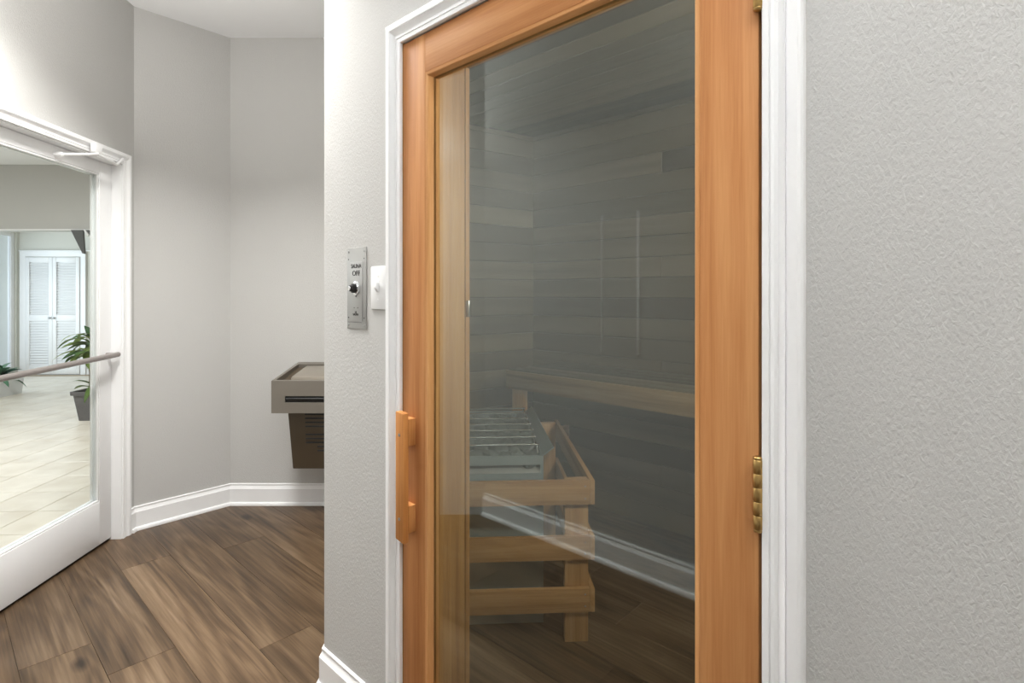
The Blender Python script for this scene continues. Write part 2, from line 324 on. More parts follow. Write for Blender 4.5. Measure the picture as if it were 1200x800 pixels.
# --- vinyl plank floor (corridor, alcove and sauna)
fl = MB().prism([tuple(WD(-.04, -.09)[:2]), (-2.12, 4.2), (2.6, 4.2), (3.3, -2.0), (-1.0, -2.0), tuple(WD(1.9, -.09)[:2])], -.06, -.006).build('floor', 'sub', smooth=0)
tag(fl, 'brown oak-look vinyl plank floor of the corridor and sauna', 'floor', kind='structure')
PW, PL, GAP = .205, 1.5, .0006
ends = {-3: -.843, -2: -.589, -1: -1.414, 0: -.347, 1: -1.289}
plank_src = None
dn = -ND
for r in range(-6, 10):
    d0 = -.07 + PW*r; base = ends.get(r, random.uniform(-1.4, 0))
    k0 = math.floor((-2.6-base)/PL)
    for k in range(k0, k0+5):
        s0 = base + PL*k
        if s0 > 3.1: continue
        cpt = WS(s0+PL/2, d0+PW/2)
        corners = [WS(s0+a*PL, d0+b*PW) for a in (0, 1) for b in (0, 1)]
        inside = [(p-C).dot(ND) > -.085 for p in corners]
        if not any(inside): continue
        if all(inside):
            if plank_src is None:
                plank_src = MB().box(-PL/2+GAP, PL/2-GAP, -PW/2+GAP, PW/2-GAP, -.006, 0, .0005, 1).build('plank', 'vinyl', fl, recentre=False, smooth=0)
                p = plank_src
            else: p = share(plank_src, 'plank', fl, (0, 0, 0))
            p.location = cpt - fl.location; p.rotation_euler = (0, 0, RS)
        else:
            mb = MB().box(-PL/2+GAP, PL/2-GAP, -PW/2+GAP, PW/2-GAP, -.006, 0)
            R = Matrix.Rotation(-RS, 3, 'Z'); q = R @ (WD(0, -.085)-cpt); nn = R @ ND
            res = bmesh.ops.bisect_plane(mb.bm, geom=mb.bm.verts[:]+mb.bm.edges[:]+mb.bm.faces[:], plane_co=q, plane_no=nn, clear_inner=True)
            ce = [e for e in res['geom_cut'] if isinstance(e, bmesh.types.BMEdge)]
            if ce: bmesh.ops.edgeloop_fill(mb.bm, edges=ce)
            if len(mb.bm.verts) < 4: mb.bm.free(); continue
            p = mb.build('plank', 'vinyl', fl, recentre=False, smooth=0); p.location = cpt - fl.location; p.rotation_euler = (0, 0, RS)

# --- baseboards: profile swept along the walls with mitred corners
BBP = [(0, .131), (.005, .131), (.0075, .128), (.0075, .122), (.006, .119), (.009, .110), (.0125, .103), (.0150, .1015), (.0150, .020), (.020, .019), (.0245, .014), (.026, .007), (.026, 0), (0, 0)]
def baseboards(pts, names, labels, ext=(0, 0)):
    """pts: plan polyline with the room on its right-hand side"""
    P = [Vector(p[:2]) for p in pts]; n = len(P); nr = []
    for a, b in zip(P, P[1:]):
        d = (b-a).normalized(); nr.append(Vector((d.y, -d.x)))
    off = []
    for i in range(n):
        if i == 0: off.append(nr[0])
        elif i == n-1: off.append(nr[-1])
        else:
            m = (nr[i-1]+nr[i]).normalized(); off.append(m/m.dot(nr[i]))
    for i in range(n-1):
        if not names[i]: continue
        rings = [[(P[j].x+off[j].x*b, P[j].y+off[j].y*b, z) for b, z in BBP] for j in (i, i+1)]
        o = MB().strip(rings).build(names[i], 'white', smooth=30); tag(o, labels[i], 'baseboard', kind='structure')
baseboards([WD(.044, 0), C, B, (S.x, B.y), S, WS(.397, 0)],
           ['baseboard_entry', 'baseboard_chamfer', 'baseboard_back', 'baseboard_alcove', 'baseboard_sauna'],
           ['short white baseboard next to the glass door casing', 'white baseboard below the narrow angled wall', 'white baseboard under the drinking fountain', 'white baseboard on the alcove side', 'white baseboard between wall corner and sauna door casing'])
baseboards([WS(1.457, 0), WS(SEND, 0), WS(SEND, OPP), WS(-.63, OPP), ], ['baseboard_right', 'baseboard_end', 'baseboard_facing'],
           ['white baseboard right of the sauna door', 'white baseboard at the corridor end', 'white baseboard of the wall facing the sauna door'])

# --- sauna door casing (three mitred lengths)
CP = [(0, 0), (0, .0085), (.0015, .010), (.0105, .0105), (.0115, .0085), (.0130, .0085), (.0140, .0115), (.018, .0088), (.024, .0080), (.0310, .0115), (.0365, .0175), (.0372, .0155), (.0388, .0155), (.0395, .0185), (.049, .0195), (.054, .0190), (.058, .0165), (.0605, .012), (.061, 0)]
def casing(name, label, origin, rz, xl, xr, zt, side=-1, nm=('casing_leg', 'casing_head'), prof=CP, mat='white'):
    """side: sign of local y that faces the viewer"""
    r = root(name, origin, rz, label, 'door casing', kind='structure')
    MB().strip([[(xl-a, side*b, 0) for a, b in prof], [(xl-a, side*b, zt+a) for a, b in prof]]).build(nm[0], mat, r, smooth=25)
    MB().strip([[(xr+a, side*b, 0) for a, b in prof], [(xr+a, side*b, zt+a) for a, b in prof]]).build(nm[0], mat, r, smooth=25)
    MB().strip([[(xl-a, side*b, zt+a) for a, b in prof], [(xr+a, side*b, zt+a) for a, b in prof]]).build(nm[1], mat, r, smooth=25)
    return r
casing('trim_1', 'white moulded casing around the wooden sauna door', S, RS, DL+.0005, DR+.0035, DZ+.003)
casing('trim_2', 'white moulded casing around the glass entry door', C, RD, OL-.003, OR_+.003, OZ+.003, side=1)

# --- jamb of the sauna door (cedar lining through the wall)
jr = root('trim_3', S, RS, 'cedar jamb lining the sauna doorway', 'door jamb', kind='structure')
JL = DL+.0055
for a, b, c, d, dep in ((DL-.003, JL, .002, .050, 'jamb_front'), (DL-.003, JL+.010, .052, .166, 'jamb_stop'), (DL-.003, JL+.002, .1665, .2258, 'jamb_side'), (DL-.045, JL+.006, .2262, .243, 'inner_casing')):
    MB().box(a, b, c, d, 0, DZ+.004, .001, 1).build(dep, 'jamb_v', jr)
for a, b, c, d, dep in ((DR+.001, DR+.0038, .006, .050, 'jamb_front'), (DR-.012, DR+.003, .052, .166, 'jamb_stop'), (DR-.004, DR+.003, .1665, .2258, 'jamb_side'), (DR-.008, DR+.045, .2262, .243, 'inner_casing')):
    MB().box(a, b, c, d, 0, DZ+.004, .001, 1).build(dep if dep != 'jamb_front' else 'door_seal', 'jamb_v' if dep != 'jamb_front' else 'black', jr)  # right front piece is black: shade of the door gap put into its colour
MB().box(JL+.011, DR-.013, .052, .2, DZ-.012, DZ+.004, .001, 1).build('jamb_head', 'jamb_h', jr)
MB().box(DL-.045, DR+.045, .2262, .243, DZ+.005, DZ+.06, .001, 1).build('inner_casing', 'jamb_h', jr)
k = MB().box(JL+.0065, JL+.017, .228, .236, 1.232, 1.282, .002).build('catch_plate', 'steel', jr, label='small steel catch plate on the jamb')

# ------------------------------------------------------------------ sauna door
X0, X1, Z0 = DL+.003, DR-.0045, .010
SW = .0965; RW = .1025
d1 = root('door_1', S, RS, 'orange-brown wooden sauna door with a large dark glass pane', 'door', kind='structure')
DT = .044
MB().box(X0, X0+SW, .001, DT, Z0, DZ, .0015).build('stile', 'fir_v', d1)
MB().box(X1-SW, X1, .001, DT, Z0, DZ, .0015).build('stile', 'fir_v', d1)
MB().box(X0+SW+.0003, X1-SW-.0003, .001, DT, DZ-RW, DZ, .0012).build('top_rail', 'fir_h', d1)
MB().box(X0+SW+.0003, X1-SW-.0003, .001, DT, Z0, Z0+.22, .0012).build('bottom_rail', 'fir_h', d1)
gx0, gx1, gz0, gz1 = X0+SW, X1-SW, Z0+.22, DZ-RW
BP = [(0, .002), (.0012, .0022), (.0022, .0005), (.0085, .0015), (.0105, .0045), (.0105, .0225), (0, .0225)]      # inner moulding: offset into the opening, depth
def ring(prof, nm, y2=None):
    V = [(gx0, gz0), (gx0, gz1), (gx1, gz1), (gx1, gz0)]
    sg = [(1, 1), (1, -1), (-1, -1), (-1, 1)]
    for i in range(4):
        j = (i+1) % 4
        R = [[(V[q][0]+sg[q][0]*a, y, V[q][1]+sg[q][1]*a) for a, y in prof] for q in (i, j)]
        MB().strip(R).build(nm, 'bead_v' if i in (0, 2) else 'bead_h', d1, smooth=25)
ring(BP, 'glazing_bead')
ring([(0, .0290), (.012, .0290), (.012, .036), (.006, .042), (0, .042)], 'inner_bead')
MB().box(gx0+.0005, gx1-.0005, .0228, .0288, gz0+.0005, gz1-.0005).build('glass_pane', 'glass', d1, smooth=0)
# handle: bar on two blocks
hz0, hz1 = .637, .983
hd = MB().hexa([(.460, -.040, hz0+.006), (.4955, -.040, hz0), (.4955, -.022, hz0), (.460, -.022, hz0+.006), (.460, -.040, hz1+.003), (.4955, -.040, hz1), (.4955, -.022, hz1), (.460, -.022, hz1+.003)], .0025).build('handle_bar', 'handle', d1, label='square wooden pull handle')
for a, b in ((.893, .966), (.660, .733)):
    q = MB().box(.463, .4955, -.0222, .0012, a, b, .0012).build('handle_block', 'handle', hd); q.location = q.location - hd.location
for z in (.700, .925):
    q = MB().cyl((.478, -.0398, z), (.478, -.0412, z), .0042, n=14).build('screw', 'steel', hd); q.location = q.location - hd.location
# hinges on the right edge
def hinge(zc, hh=.110):
    h = root('hinge', (X1+.002, -.0070, zc), 0); h.parent = d1
    n = 5; seg = hh/n
    for i in range(n):
        z = -hh/2 + i*seg
        MB().lathe((0, 0, z), (0, 0, 1), [(.0003, .0072), (.0008, .0078), (seg-.0008, .0078), (seg-.0003, .0072)], 20).build('knuckle', 'brass', h, smooth=50)
    MB().cyl((0, 0, -hh/2), (0, 0, hh/2), .0066, n=16).build('pin', 'brass_dark', h)
    for s in (-1, 1):
        MB().lathe((0, 0, s*hh/2), (0, 0, s), [(0, .007), (.002, .0076), (.004, .0066), (.0055, .003)], 18).build('pin_cap', 'brass', h, smooth=60)
    MB().box(-.0045, .0005, .002, .03, -hh/2, hh/2).build('leaf', 'brass', h)
hinge(.985); hinge(1.807)

# ------------------------------------------------------------------ control plate and switch on the sauna wall
cp = root('sauna_control_panel', WS(.204, 0, 1.195), RS, 'brushed steel sauna control plate with a dark knob left of the switch', 'control panel')
MB().box(-.0535, .0535, -.0035, 0, 0, .249, .0012).build('plate', 'plate', cp)
MB().box(-.033, .036, -.0052, -.0034, .024, .205, .0008).build('raised_panel', 'plate', cp)
for x in (-.044, .044):
    for z in (.011, .238):
        MB().lathe((x, -.0033, z), (0, -1, 0), [(0, .0042), (.0012, .0038), (.002, .002)], 14).build('screw', 'steel', cp)
    for z in (.034, .214):
        MB().cyl((x, -.0033, z), (x, -.0042, z), .0021, n=10).build('rivet', 'black', cp)
kb = MB().lathe((.001, -.0052, .124), (0, -1, 0), [(0, .0215), (.003, .021), (.004, .0175), (.006, .0165)], 28).build('knob', 'chrome', cp, label='dark round control knob')
q = MB().lathe((.001, -.0112, .124), (0, -1, 0), [(0, .0150), (.007, .0140), (.009, .0105), (.016, .0095), (.0175, .0075), (.018, .002)], 24).build('knob_cap', 'black', kb, smooth=40); q.location = q.location - kb.location
q = MB().lathe((.001, -.0290, .124), (0, -1, 0), [(0, .0075), (.0012, .0070), (.0018, .003)], 20).build('knob_face', 'chrome', kb); q.location = q.location - kb.location
MB().prism([(-.0035, 0), (.0055, 0), (.001, -.006)], 0, .0006).build('pointer', 'ink', cp)
pt = [c for c in cp.children if c.name.startswith('pointer')][0]; pt.rotation_euler = (pi/2, 0, 0); pt.location = (.001, -.0054, .099)
def text(body, size, x, y, z, parent, mat, name='lettering', sx=1.0):
    cu = bpy.data.curves.new('t', 'FONT'); cu.body = body; cu.size = size; cu.align_x = 'CENTER'; cu.extrude = .0003; cu.offset = size*.012
    t = bpy.data.objects.new('t', cu); COL.objects.link(t)
    bpy.context.view_layer.update()
    me = bpy.data.meshes.new_from_object(t.evaluated_get(bpy.context.evaluated_depsgraph_get()))
    bpy.data.objects.remove(t); bpy.data.curves.remove(cu)
    me.materials.clear(); me.materials.append(M[mat]); o = bpy.data.objects.new(name, me); COL.objects.link(o)
    o.parent = parent; o.location = (x, y, z); o.rotation_euler = (pi/2, 0, 0); o.scale = (sx, 1, 1); return o
text('SAUNA', .0185, .002, -.0056, .186, cp, 'ink', sx=.95)
text('OFF', .0215, .002, -.0056, .163, cp, 'ink', sx=1.15)
for x in (-.009, .011): MB().box(x-.002, x+.002, -.0056, -.005, .063, .0655).build('index_mark', 'ink', cp)
text('HI', .009, .000, -.0056, .048, cp, 'ink'); text('SAUNA', .0095, .000, -.0056, .041, cp, 'ink')
MB().box(-.05, .03, -.0041, -.0034, .0195, .0203).build('print_line', 'ink', cp)

sw = root('light_switch', WS(.3245, 0, 1.257), RS, 'white toggle light switch beside the sauna door casing', 'light switch')
MB().box(-.0385, .0385, -.006, 0, 0, .125, .003).build('plate', 'plastic', sw)
MB().box(-.0075, .0075, -.0068, -.0055, .042, .084, .0006).build('toggle_slot', 'plastic', sw)
MB().hexa([(-.0062, -.0066, .050), (.0062, -.0066, .050), (.0062, -.0066, .078), (-.0062, -.0066, .078), (-.0052, -.017, .062), (.0052, -.017, .062), (.0052, -.0155, .0775), (-.0052, -.0155, .0775)], .0012).build('toggle', 'plastic', sw)
for z in (.028, .098): MB().lathe((0, -.006, z), (0, -1, 0), [(0, .0034), (.0008, .003), (.0011, .001)], 12).build('screw', 'plastic', sw)

# ------------------------------------------------------------------ glass entry door
d2 = root('door_2', C, RD, 'white framed glass door leading to the tiled foyer', 'door', kind='structure')
a0, a1, b0, b1, ez0, ez1 = OL+.004, OR_-.004, -.094, -.048, .014, OZ-.005
ST = .089; gb, gt = .236, 1.922
MB().box(a0, a0+ST, b0, b1, ez0, ez1, .002).build('stile', 'white_door', d2)
MB().box(a1-ST, a1, b0, b1, ez0, ez1, .002).build('stile', 'white_door', d2)
MB().box(a0+ST+.0003, a1-ST-.0003, b0, b1, gt, ez1, .002).build('top_rail', 'white_door', d2)
MB().box(a0+ST+.0003, a1-ST-.0003, b0, b1, ez0, gb, .002).build('bottom_rail', 'white_door', d2)
GX0, GX1 = a0+ST, a1-ST
for (x0, x1, z0, z1) in ((GX0, GX0+.009, gb+.009, gt-.009), (GX1-.009, GX1, gb+.009, gt-.009), (GX0, GX1, gb, gb+.009), (GX0, GX1, gt-.009, gt)):
    MB().box(x0, x1, b1-.014, b1-.003, z0, z1, .0015).build('glazing_bead', 'white', d2)
    MB().box(x0, x1, b0+.003, b0+.014, z0, z1, .0015).build('glazing_bead', 'white', d2)
MB().box(GX0+.0005, GX1-.0005, -.074, -.068, gb+.0005, gt-.0005).build('glass_pane', 'glass2', d2, smooth=0)
MB().box(a0, a1, b0+.01, b1-.012, .002, ez0).build('door_sweep', 'black', d2)  # black strip stands in for the shade in the gap under the door
# jamb, set into the wall, painted white
tj = root('trim_4', C, RD, 'white jamb of the glass entry door', 'door jamb', kind='structure')
MB().box(OL-.002, OL+.0025, -.139, .001, 0, OZ, .0006, 1).build('jamb_side', 'white', tj)
MB().box(OR_-.0025, OR_+.002, -.139, .001, 0, OZ, .0006, 1).build('jamb_side', 'white', tj)
MB().box(OL+.003, OR_-.003, -.139, .001, OZ-.0035, OZ+.002, .0006, 1).build('jamb_head', 'white', tj)
# push bar
pb = MB().tube([(a0+.030, b1+.050, .985), (a0+.2, b1+.056, .9815), (a1-.03, b1+.060, .965)], .0135, 16).build('push_bar', 'bar', d2, smooth=50, label='grey metal push bar')
for t, z in ((a0+.036, .985), (a1-.036, .965)):
    q = MB().cyl((t, b1, z), (t, b1+.05, z), .011, n=16).build('bar_bracket', 'bar', pb); q.location = q.location - pb.location
    q = MB().lathe((t-.008 if t < .5 else t+.008, b1+.05, z), (-1 if t < .5 else 1, 0, 0), [(0, .0135), (.004, .013), (.007, .009), (.008, .003)], 16).build('end_cap', 'bar', pb, smooth=60); q.location = q.location - pb.location
# overhead stay / closer arm
ocl = MB().box(.325, .375, .018, .045, 1.990, 2.035, .005).build('closer_bracket', 'white', d2, label='white closer bracket')
for pts, nm in (([(.352, .040, 1.988), (.40, .035, 1.972), (.50, -.026, 1.945)], 'closer_arm'), ([(.35, .038, 1.985), (.25, .036, 1.978), (.19, .026, 1.972), (.135, .024, 2.015)], 'closer_arm')):
    q = MB().tube(pts, .007, 12).build(nm, 'white', ocl, smooth=50); q.location = q.location - ocl.location
q = MB().lathe((.50, -.048, 1.945), (0, 1, 0), [(0, .014), (.012, .013), (.03, .011), (.034, .006)], 16).build('arm_shoe', 'white', ocl); q.location = q.location - ocl.location

# ------------------------------------------------------------------ drinking fountain in the alcove
fx0, fx1, fyf, fyb = -1.3227, -.84, 3.000, 3.386
fo = root('drinking_fountain', (-1.08, fyb, 0), 0, 'grey wall-mounted drinking fountain half hidden by the wall corner', 'drinking fountain')
L = lambda x, y, z: (x+1.08, y-fyb, z)
zf, zb, zbot = .826, .882, .648
def wedge(x0, x1, y0, y1, zA, zB, zc):     # front top zA, back top zB
    return [L(x0, y0, zc), L(x1, y0, zc), L(x1, y1, zc), L(x0, y1, zc), L(x0, y0, zA), L(x1, y0, zA), L(x1, y1, zB), L(x0, y1, zB)]
w = .018
# basin housing: front panel in pieces around the recessed push bar
px0, px1, pz0, pz1 = -1.248, -.915, .707, .742
zz = lambda y: zf + (zb-zf)*(y-fyf)/(fyb-fyf)
bd = MB().hexa(wedge(fx0, fx1, fyf, fyf+w, zf, zz(fyf+w), pz1)).hexa(wedge(fx0, fx1, fyf, fyf+w, pz0, pz0, zbot)).hexa(wedge(fx0, px0, fyf, fyf+w, pz1, pz1, pz0)).hexa(wedge(px1, fx1, fyf, fyf+w, pz1, pz1, pz0))
bd.build('front_panel', 'fount', fo, smooth=0)
MB().hexa(wedge(fx0, fx0+w, fyf+w, fyb-.002, zz(fyf+w), zb, zbot)).build('side_panel', 'fount', fo, smooth=0)
MB().hexa(wedge(fx1-w, fx1, fyf+w, fyb-.002, zz(fyf+w), zb, zbot)).build('side_panel', 'fount', fo, smooth=0)
MB().hexa(wedge(fx0+w, fx1-w, fyb-.05, fyb-.002, zz(fyb-.05), zb, zbot)).build('back_panel', 'fount', fo, smooth=0)
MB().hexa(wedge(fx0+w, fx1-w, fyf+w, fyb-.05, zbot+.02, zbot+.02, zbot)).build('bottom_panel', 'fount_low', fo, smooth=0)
# recessed push bar
MB().hexa(wedge(px0-.002, px1+.002, fyf+.012, fyf+.04, pz1+.004, pz1+.004, pz0-.004)).build('push_recess', 'black', fo, smooth=0)
MB().tube([L(px0+.004, fyf+.006, .7255), L(px1-.004, fyf+.006, .7255)], .0085, 12).build('push_bar', 'black', fo)
# sloped rim and raised basin top
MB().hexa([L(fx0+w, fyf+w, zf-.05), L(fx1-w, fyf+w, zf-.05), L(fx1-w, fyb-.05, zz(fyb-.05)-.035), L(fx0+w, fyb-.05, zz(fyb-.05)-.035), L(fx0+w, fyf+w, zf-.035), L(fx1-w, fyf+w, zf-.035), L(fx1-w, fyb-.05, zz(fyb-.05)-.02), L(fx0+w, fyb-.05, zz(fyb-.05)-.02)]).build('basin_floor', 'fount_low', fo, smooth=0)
MB().hexa([L(-1.246, fyf+.06, zf-.03), L(-.92, fyf+.06, zf-.03), L(-.92, fyf+.30, zz(fyf+.30)-.03), L(-1.246, fyf+.30, zz(fyf+.30)-.03), L(-1.240, fyf+.065, zz(fyf+.065)+.004), L(-.926, fyf+.065, zz(fyf+.065)+.004), L(-.926, fyf+.295, zz(fyf+.295)+.004), L(-1.24, fyf+.295, zz(fyf+.295)+.004)], .008).build('basin_tray', 'fount_top', fo)
MB().lathe(L(-.92, fyf+.24, .86), (0, 0, 1), [(0, .016), (.02, .015), (.026, .008), (.04, .007), (.044, .003)], 18).build('bubbler', 'chrome', fo)
# lower cabinet tapering down, with a louvred grille
c0x, c1x, cyt, cyb, czb = -1.272, -.888, 3.095, 3.130, .302
cyz = lambda z: cyb + (cyt-cyb)*(z-czb)/(zbot-czb)
cxz = lambda z: .016*(1-(z-czb)/(zbot-czb))
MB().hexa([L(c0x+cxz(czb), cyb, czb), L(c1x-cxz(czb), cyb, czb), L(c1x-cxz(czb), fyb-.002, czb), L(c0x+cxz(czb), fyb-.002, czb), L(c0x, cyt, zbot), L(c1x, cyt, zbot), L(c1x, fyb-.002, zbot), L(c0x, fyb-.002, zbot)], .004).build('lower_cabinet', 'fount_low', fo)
for i in range(10):
    z = .622 - .0235*i
    if i == 4: continue
    x0 = -1.174 if i < 8 else -1.11
    y = cyz(z)
    MB().hexa([L(x0, y-.004, z-.004), L(-.93, y-.004, z-.004), L(-.93, y+.003, z-.004), L(x0, y+.003, z-.004), L(x0, y-.0015, z+.004), L(-.93, y-.0015, z+.004), L(-.93, y+.003, z+.004), L(x0, y+.003, z+.004)]).build('vent_slat', 'black', fo, smooth=0)

# ------------------------------------------------------------------ sauna interior
SD = 1.90                        # back wall distance from the corridor face
SR = 2.0                         # right end
SZ = 2.36                        # sauna ceiling
cor = WS(-.7203, SD); ldir = Vector((-.829, -.559, 0)).normalized(); lend = cor + ldir*.79
bh = .1165
def boarded(name, label, p0, p1, inward, ztop, joints):
    """wall core with separate horizontal tongue-and-groove boards on its inner face"""
    v = p1-p0; ln = v.length; ang = math.atan2(v.y, v.x); R = Matrix.Rotation(-ang, 3, 'Z'); sy = 1 if (R @ inward).y > 0 else -1
    o = MB().box(0, ln, -sy*.05 if sy > 0 else 0, 0 if sy > 0 else .05, 0, ztop+.055).build(name, 'sub', None, p0, ang, smooth=0, recentre=False); tag(o, label, 'wall', kind='structure')
    nb = int(math.ceil(ztop/bh)); src = {}
    for i in range(nb):
        z0 = .02 + i*bh + .004 - bh*.2
        z1 = min(z0+bh-.0035, ztop); z0 = max(z0, 0)
        cuts = [0] + ([joints[i % len(joints)]*ln] if joints[i % len(joints)] else []) + [ln]
        for a, b in zip(cuts, cuts[1:]):
            key = (round(b-a, 3), round(z1-z0, 3))
            ctr = ((a+b)/2, sy*.007, (z0+z1)/2)
            if key not in src:
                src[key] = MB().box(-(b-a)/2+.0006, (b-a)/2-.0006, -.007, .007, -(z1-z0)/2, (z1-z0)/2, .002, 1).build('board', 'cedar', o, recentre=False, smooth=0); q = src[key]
            else: q = share(src[key], 'board', o, ctr)
            q.location = ctr
    return o
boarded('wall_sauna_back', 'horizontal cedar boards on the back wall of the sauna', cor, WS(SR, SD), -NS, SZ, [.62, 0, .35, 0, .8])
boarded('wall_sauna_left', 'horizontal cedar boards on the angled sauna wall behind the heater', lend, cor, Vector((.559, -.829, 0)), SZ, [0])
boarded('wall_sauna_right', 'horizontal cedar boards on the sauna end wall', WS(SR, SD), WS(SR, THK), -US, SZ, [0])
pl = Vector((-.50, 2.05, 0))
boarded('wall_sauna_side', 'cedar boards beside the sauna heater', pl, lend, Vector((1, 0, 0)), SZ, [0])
sc = MB().prism([tuple(p[:2]) for p in (pl+Vector((-.04, -.35, 0)), WS(.05, THK), WS(SR, THK), WS(SR, SD+.05), cor+NS*.05, lend+Vector((-.05, .05, 0)))], SZ+.016, SZ+.06).build('ceiling_sauna', 'sub', smooth=0)
tag(sc, 'dim cedar ceiling inside the sauna', 'ceiling', kind='structure')
for i in range(14):
    d = THK + .06 + i*.12
    # left end of each row follows the left walls
    def hit(p0, dr):
        a = WS(0, d); t = p0-a; den = US.x*dr.y - US.y*dr.x
        return (t.x*dr.y - t.y*dr.x)/den
    s0 = max(hit(pl, Vector((0, 1, 0))), hit(cor, ldir)) + .02; s1 = SR
    q = MB().box(-(s1-s0)/2, (s1-s0)/2, -.058, .058, -.008, .008, .002, 1).build('board', 'cedar', sc, recentre=False, smooth=0)
    q.location = WS((s0+s1)/2, d, SZ+.008) - sc.location; q.rotation_euler = (0, 0, RS)
# bench along the back wall
bz = .87; bs0, bs1, bd0 = -.47, SR-.02, 1.385
be = root('sauna_bench', WS(bs0, bd0), RS, 'long cedar bench along the back wall inside the sauna', 'bench')
LN = bs1-bs0; DP = SD-.02-bd0
src = None; nsl = 5; sw_ = DP/nsl
for i in range(nsl):
    y = sw_*(i+.5)
    if src is None: src = MB().box(-LN/2, LN/2, -sw_/2+.005, sw_/2-.005, -.012, .012, .003)  .build('seat_slat', 'cedar', be, recentre=False); q = src
    else: q = share(src, 'seat_slat', be, (0, 0, 0))
    q.location = (LN/2, y, bz-.012)
MB().box(0, LN, -.018, .002, bz-.105, bz-.004, .002).build('fascia', 'bench', be)
MB().box(.004, .03, .004, DP, bz-.10, bz-.026, .002).build('cleat', 'bench', be)
for x in (.03, LN*.5, LN-.12): MB().box(x, x+.085, .004, .042, 0, bz-.105, .002).build('leg', 'rail_z', be)
for x in (.034, LN*.5+.004, LN-.116): MB().box(x, x+.035, .044, DP, .40, .47, .002).build('stretcher', 'rail_y', be)

# fill lamp added out of view to brighten jamb, guard and heater
sl = root('sauna_lamp', WS(SR-.015, .62, 1.75), RS, 'small shaded lamp on the end wall inside the sauna', 'lamp')
MB().box(-.012, 0, -.05, .05, -.09, .09, .004).build('back_plate', 'steel', sl)
MB().box(-.085, -.0125, -.045, .045, -.08, .08, .02).build('shade', 'diff', sl)
area('lamp_light', (-.095, 0, 0), (0, pi/2, 0), .16, .09, SAUNA_FILL_W, (1.0, .93, .82), sl)
# heater and its wooden guard
AH = math.radians(3.2)
go = root('heater_guard', (.308, 2.030, 0), AH, 'low wooden rail guard around the sauna heater', 'guard rail')
GW, GD = .74, .985       # extends to the left (-x) and away (+y)
for i, (z0, z1) in enumerate(((.520, .610), (.315, .402), (.121, .209))):
    fr = MB().box(-GW+.0205, -.0185, 0, .019, z0, z1, .0015).build('front_rail', 'rail_x', go)
    for z in (z0+.022, z1-.022):
        q = MB().lathe((-.036, 0, z), (0, -1, 0), [(0, .0032), (.0008, .0026), (.001, .001)], 10).build('screw', 'steel', fr); q.location = q.location - fr.location
    MB().box(-.018, 0, 0, GD, z0, z1, .0015).build('side_rail', 'rail_y', go)
    MB().box(-GW, -GW+.02, .0, GD, z0, z1, .0015).build('side_rail', 'rail_y', go)
for y in (.0195, GD-.06):
    for x in (-.109, -GW+.021): MB().box(x, x+.088, y, y+.036, 0, .606, .0015).build('post', 'rail_z', go)
HX, HY = .1237, 2.145
he = root('sauna_heater', (HX, HY, 0), AH, 'galvanised sauna heater filled with grey stones behind the guard', 'heater')
HW, HD_, hz, hb = .40, .83, .667, .014
MB().box(-HW, 0, .012, HD_, .06, .575, .004).build('body', 'heater', he)
# front skin with a slot near the top
sx0, sx1, sz0, sz1 = -.30, -.012, .600, .632
fb = MB(); fb.box(-HW, 0, 0, .0115, hb, sz0).box(-HW, 0, 0, .0115, sz1, hz).box(-HW, sx0, 0, .0115, sz0, sz1).box(sx1, 0, 0, .0115, sz0, sz1)
fb.build('front_panel', 'heater', he, smooth=0)
MB().hexa([(sx0, .001, sz0-.001), (sx1, .001, sz0-.001), (sx1, .040, sz1+.004), (sx0, .040, sz1+.004), (sx0, .002, sz0), (sx1, .002, sz0), (sx1, .044, sz1+.005), (sx0, .044, sz1+.005)]).build('air_deflector', 'plate', he, smooth=0)
MB().box(-.006, 0, .0118, HD_, hb, hz, .001, 1).build('side_panel', 'heater', he)
MB().box(-HW, -HW+.006, .0118, HD_, hb, hz, .001, 1).build('side_panel', 'heater', he)
MB().box(-HW+.0065, -.0065, HD_-.008, HD_, hb, hz, .001, 1).build('back_panel', 'heater', he)
for s, nm in ((1, 0), (-1, -HW)):
    MB().hexa([(nm, .0, hz), (nm, HD_, hz), (nm-s*.003, HD_, hz), (nm-s*.003, 0, hz), (nm+s*.043, .012, hz+.028), (nm+s*.030, HD_-.02, hz+.028), (nm+s*.0275, HD_-.02, hz+.030), (nm+s*.040, .012, hz+.030)]).build('side_flange', 'heater', he, smooth=0)
for s, nm in ((1, -.020), (-1, -HW+.020)):
    MB().tube([(nm, .03, hz+.002), (nm, .035, hz+.022), (nm, HD_-.035, hz+.022), (nm, HD_-.03, hz+.002)], .004, 8).build('guard_wire', 'chrome', he)
src = None
for i in range(7):
    y = .055 + .1165*i
    if src is None: src = MB().tube([(-HW/2+.012, 0, 0), (HW/2-.012, 0, 0)], .0042, 10).build('guard_rod', 'chrome', he, recentre=False, smooth=50); q = src
    else: q = share(src, 'guard_rod', he, (0, 0, 0))
    q.location = (-HW/2, y, hz+.030)
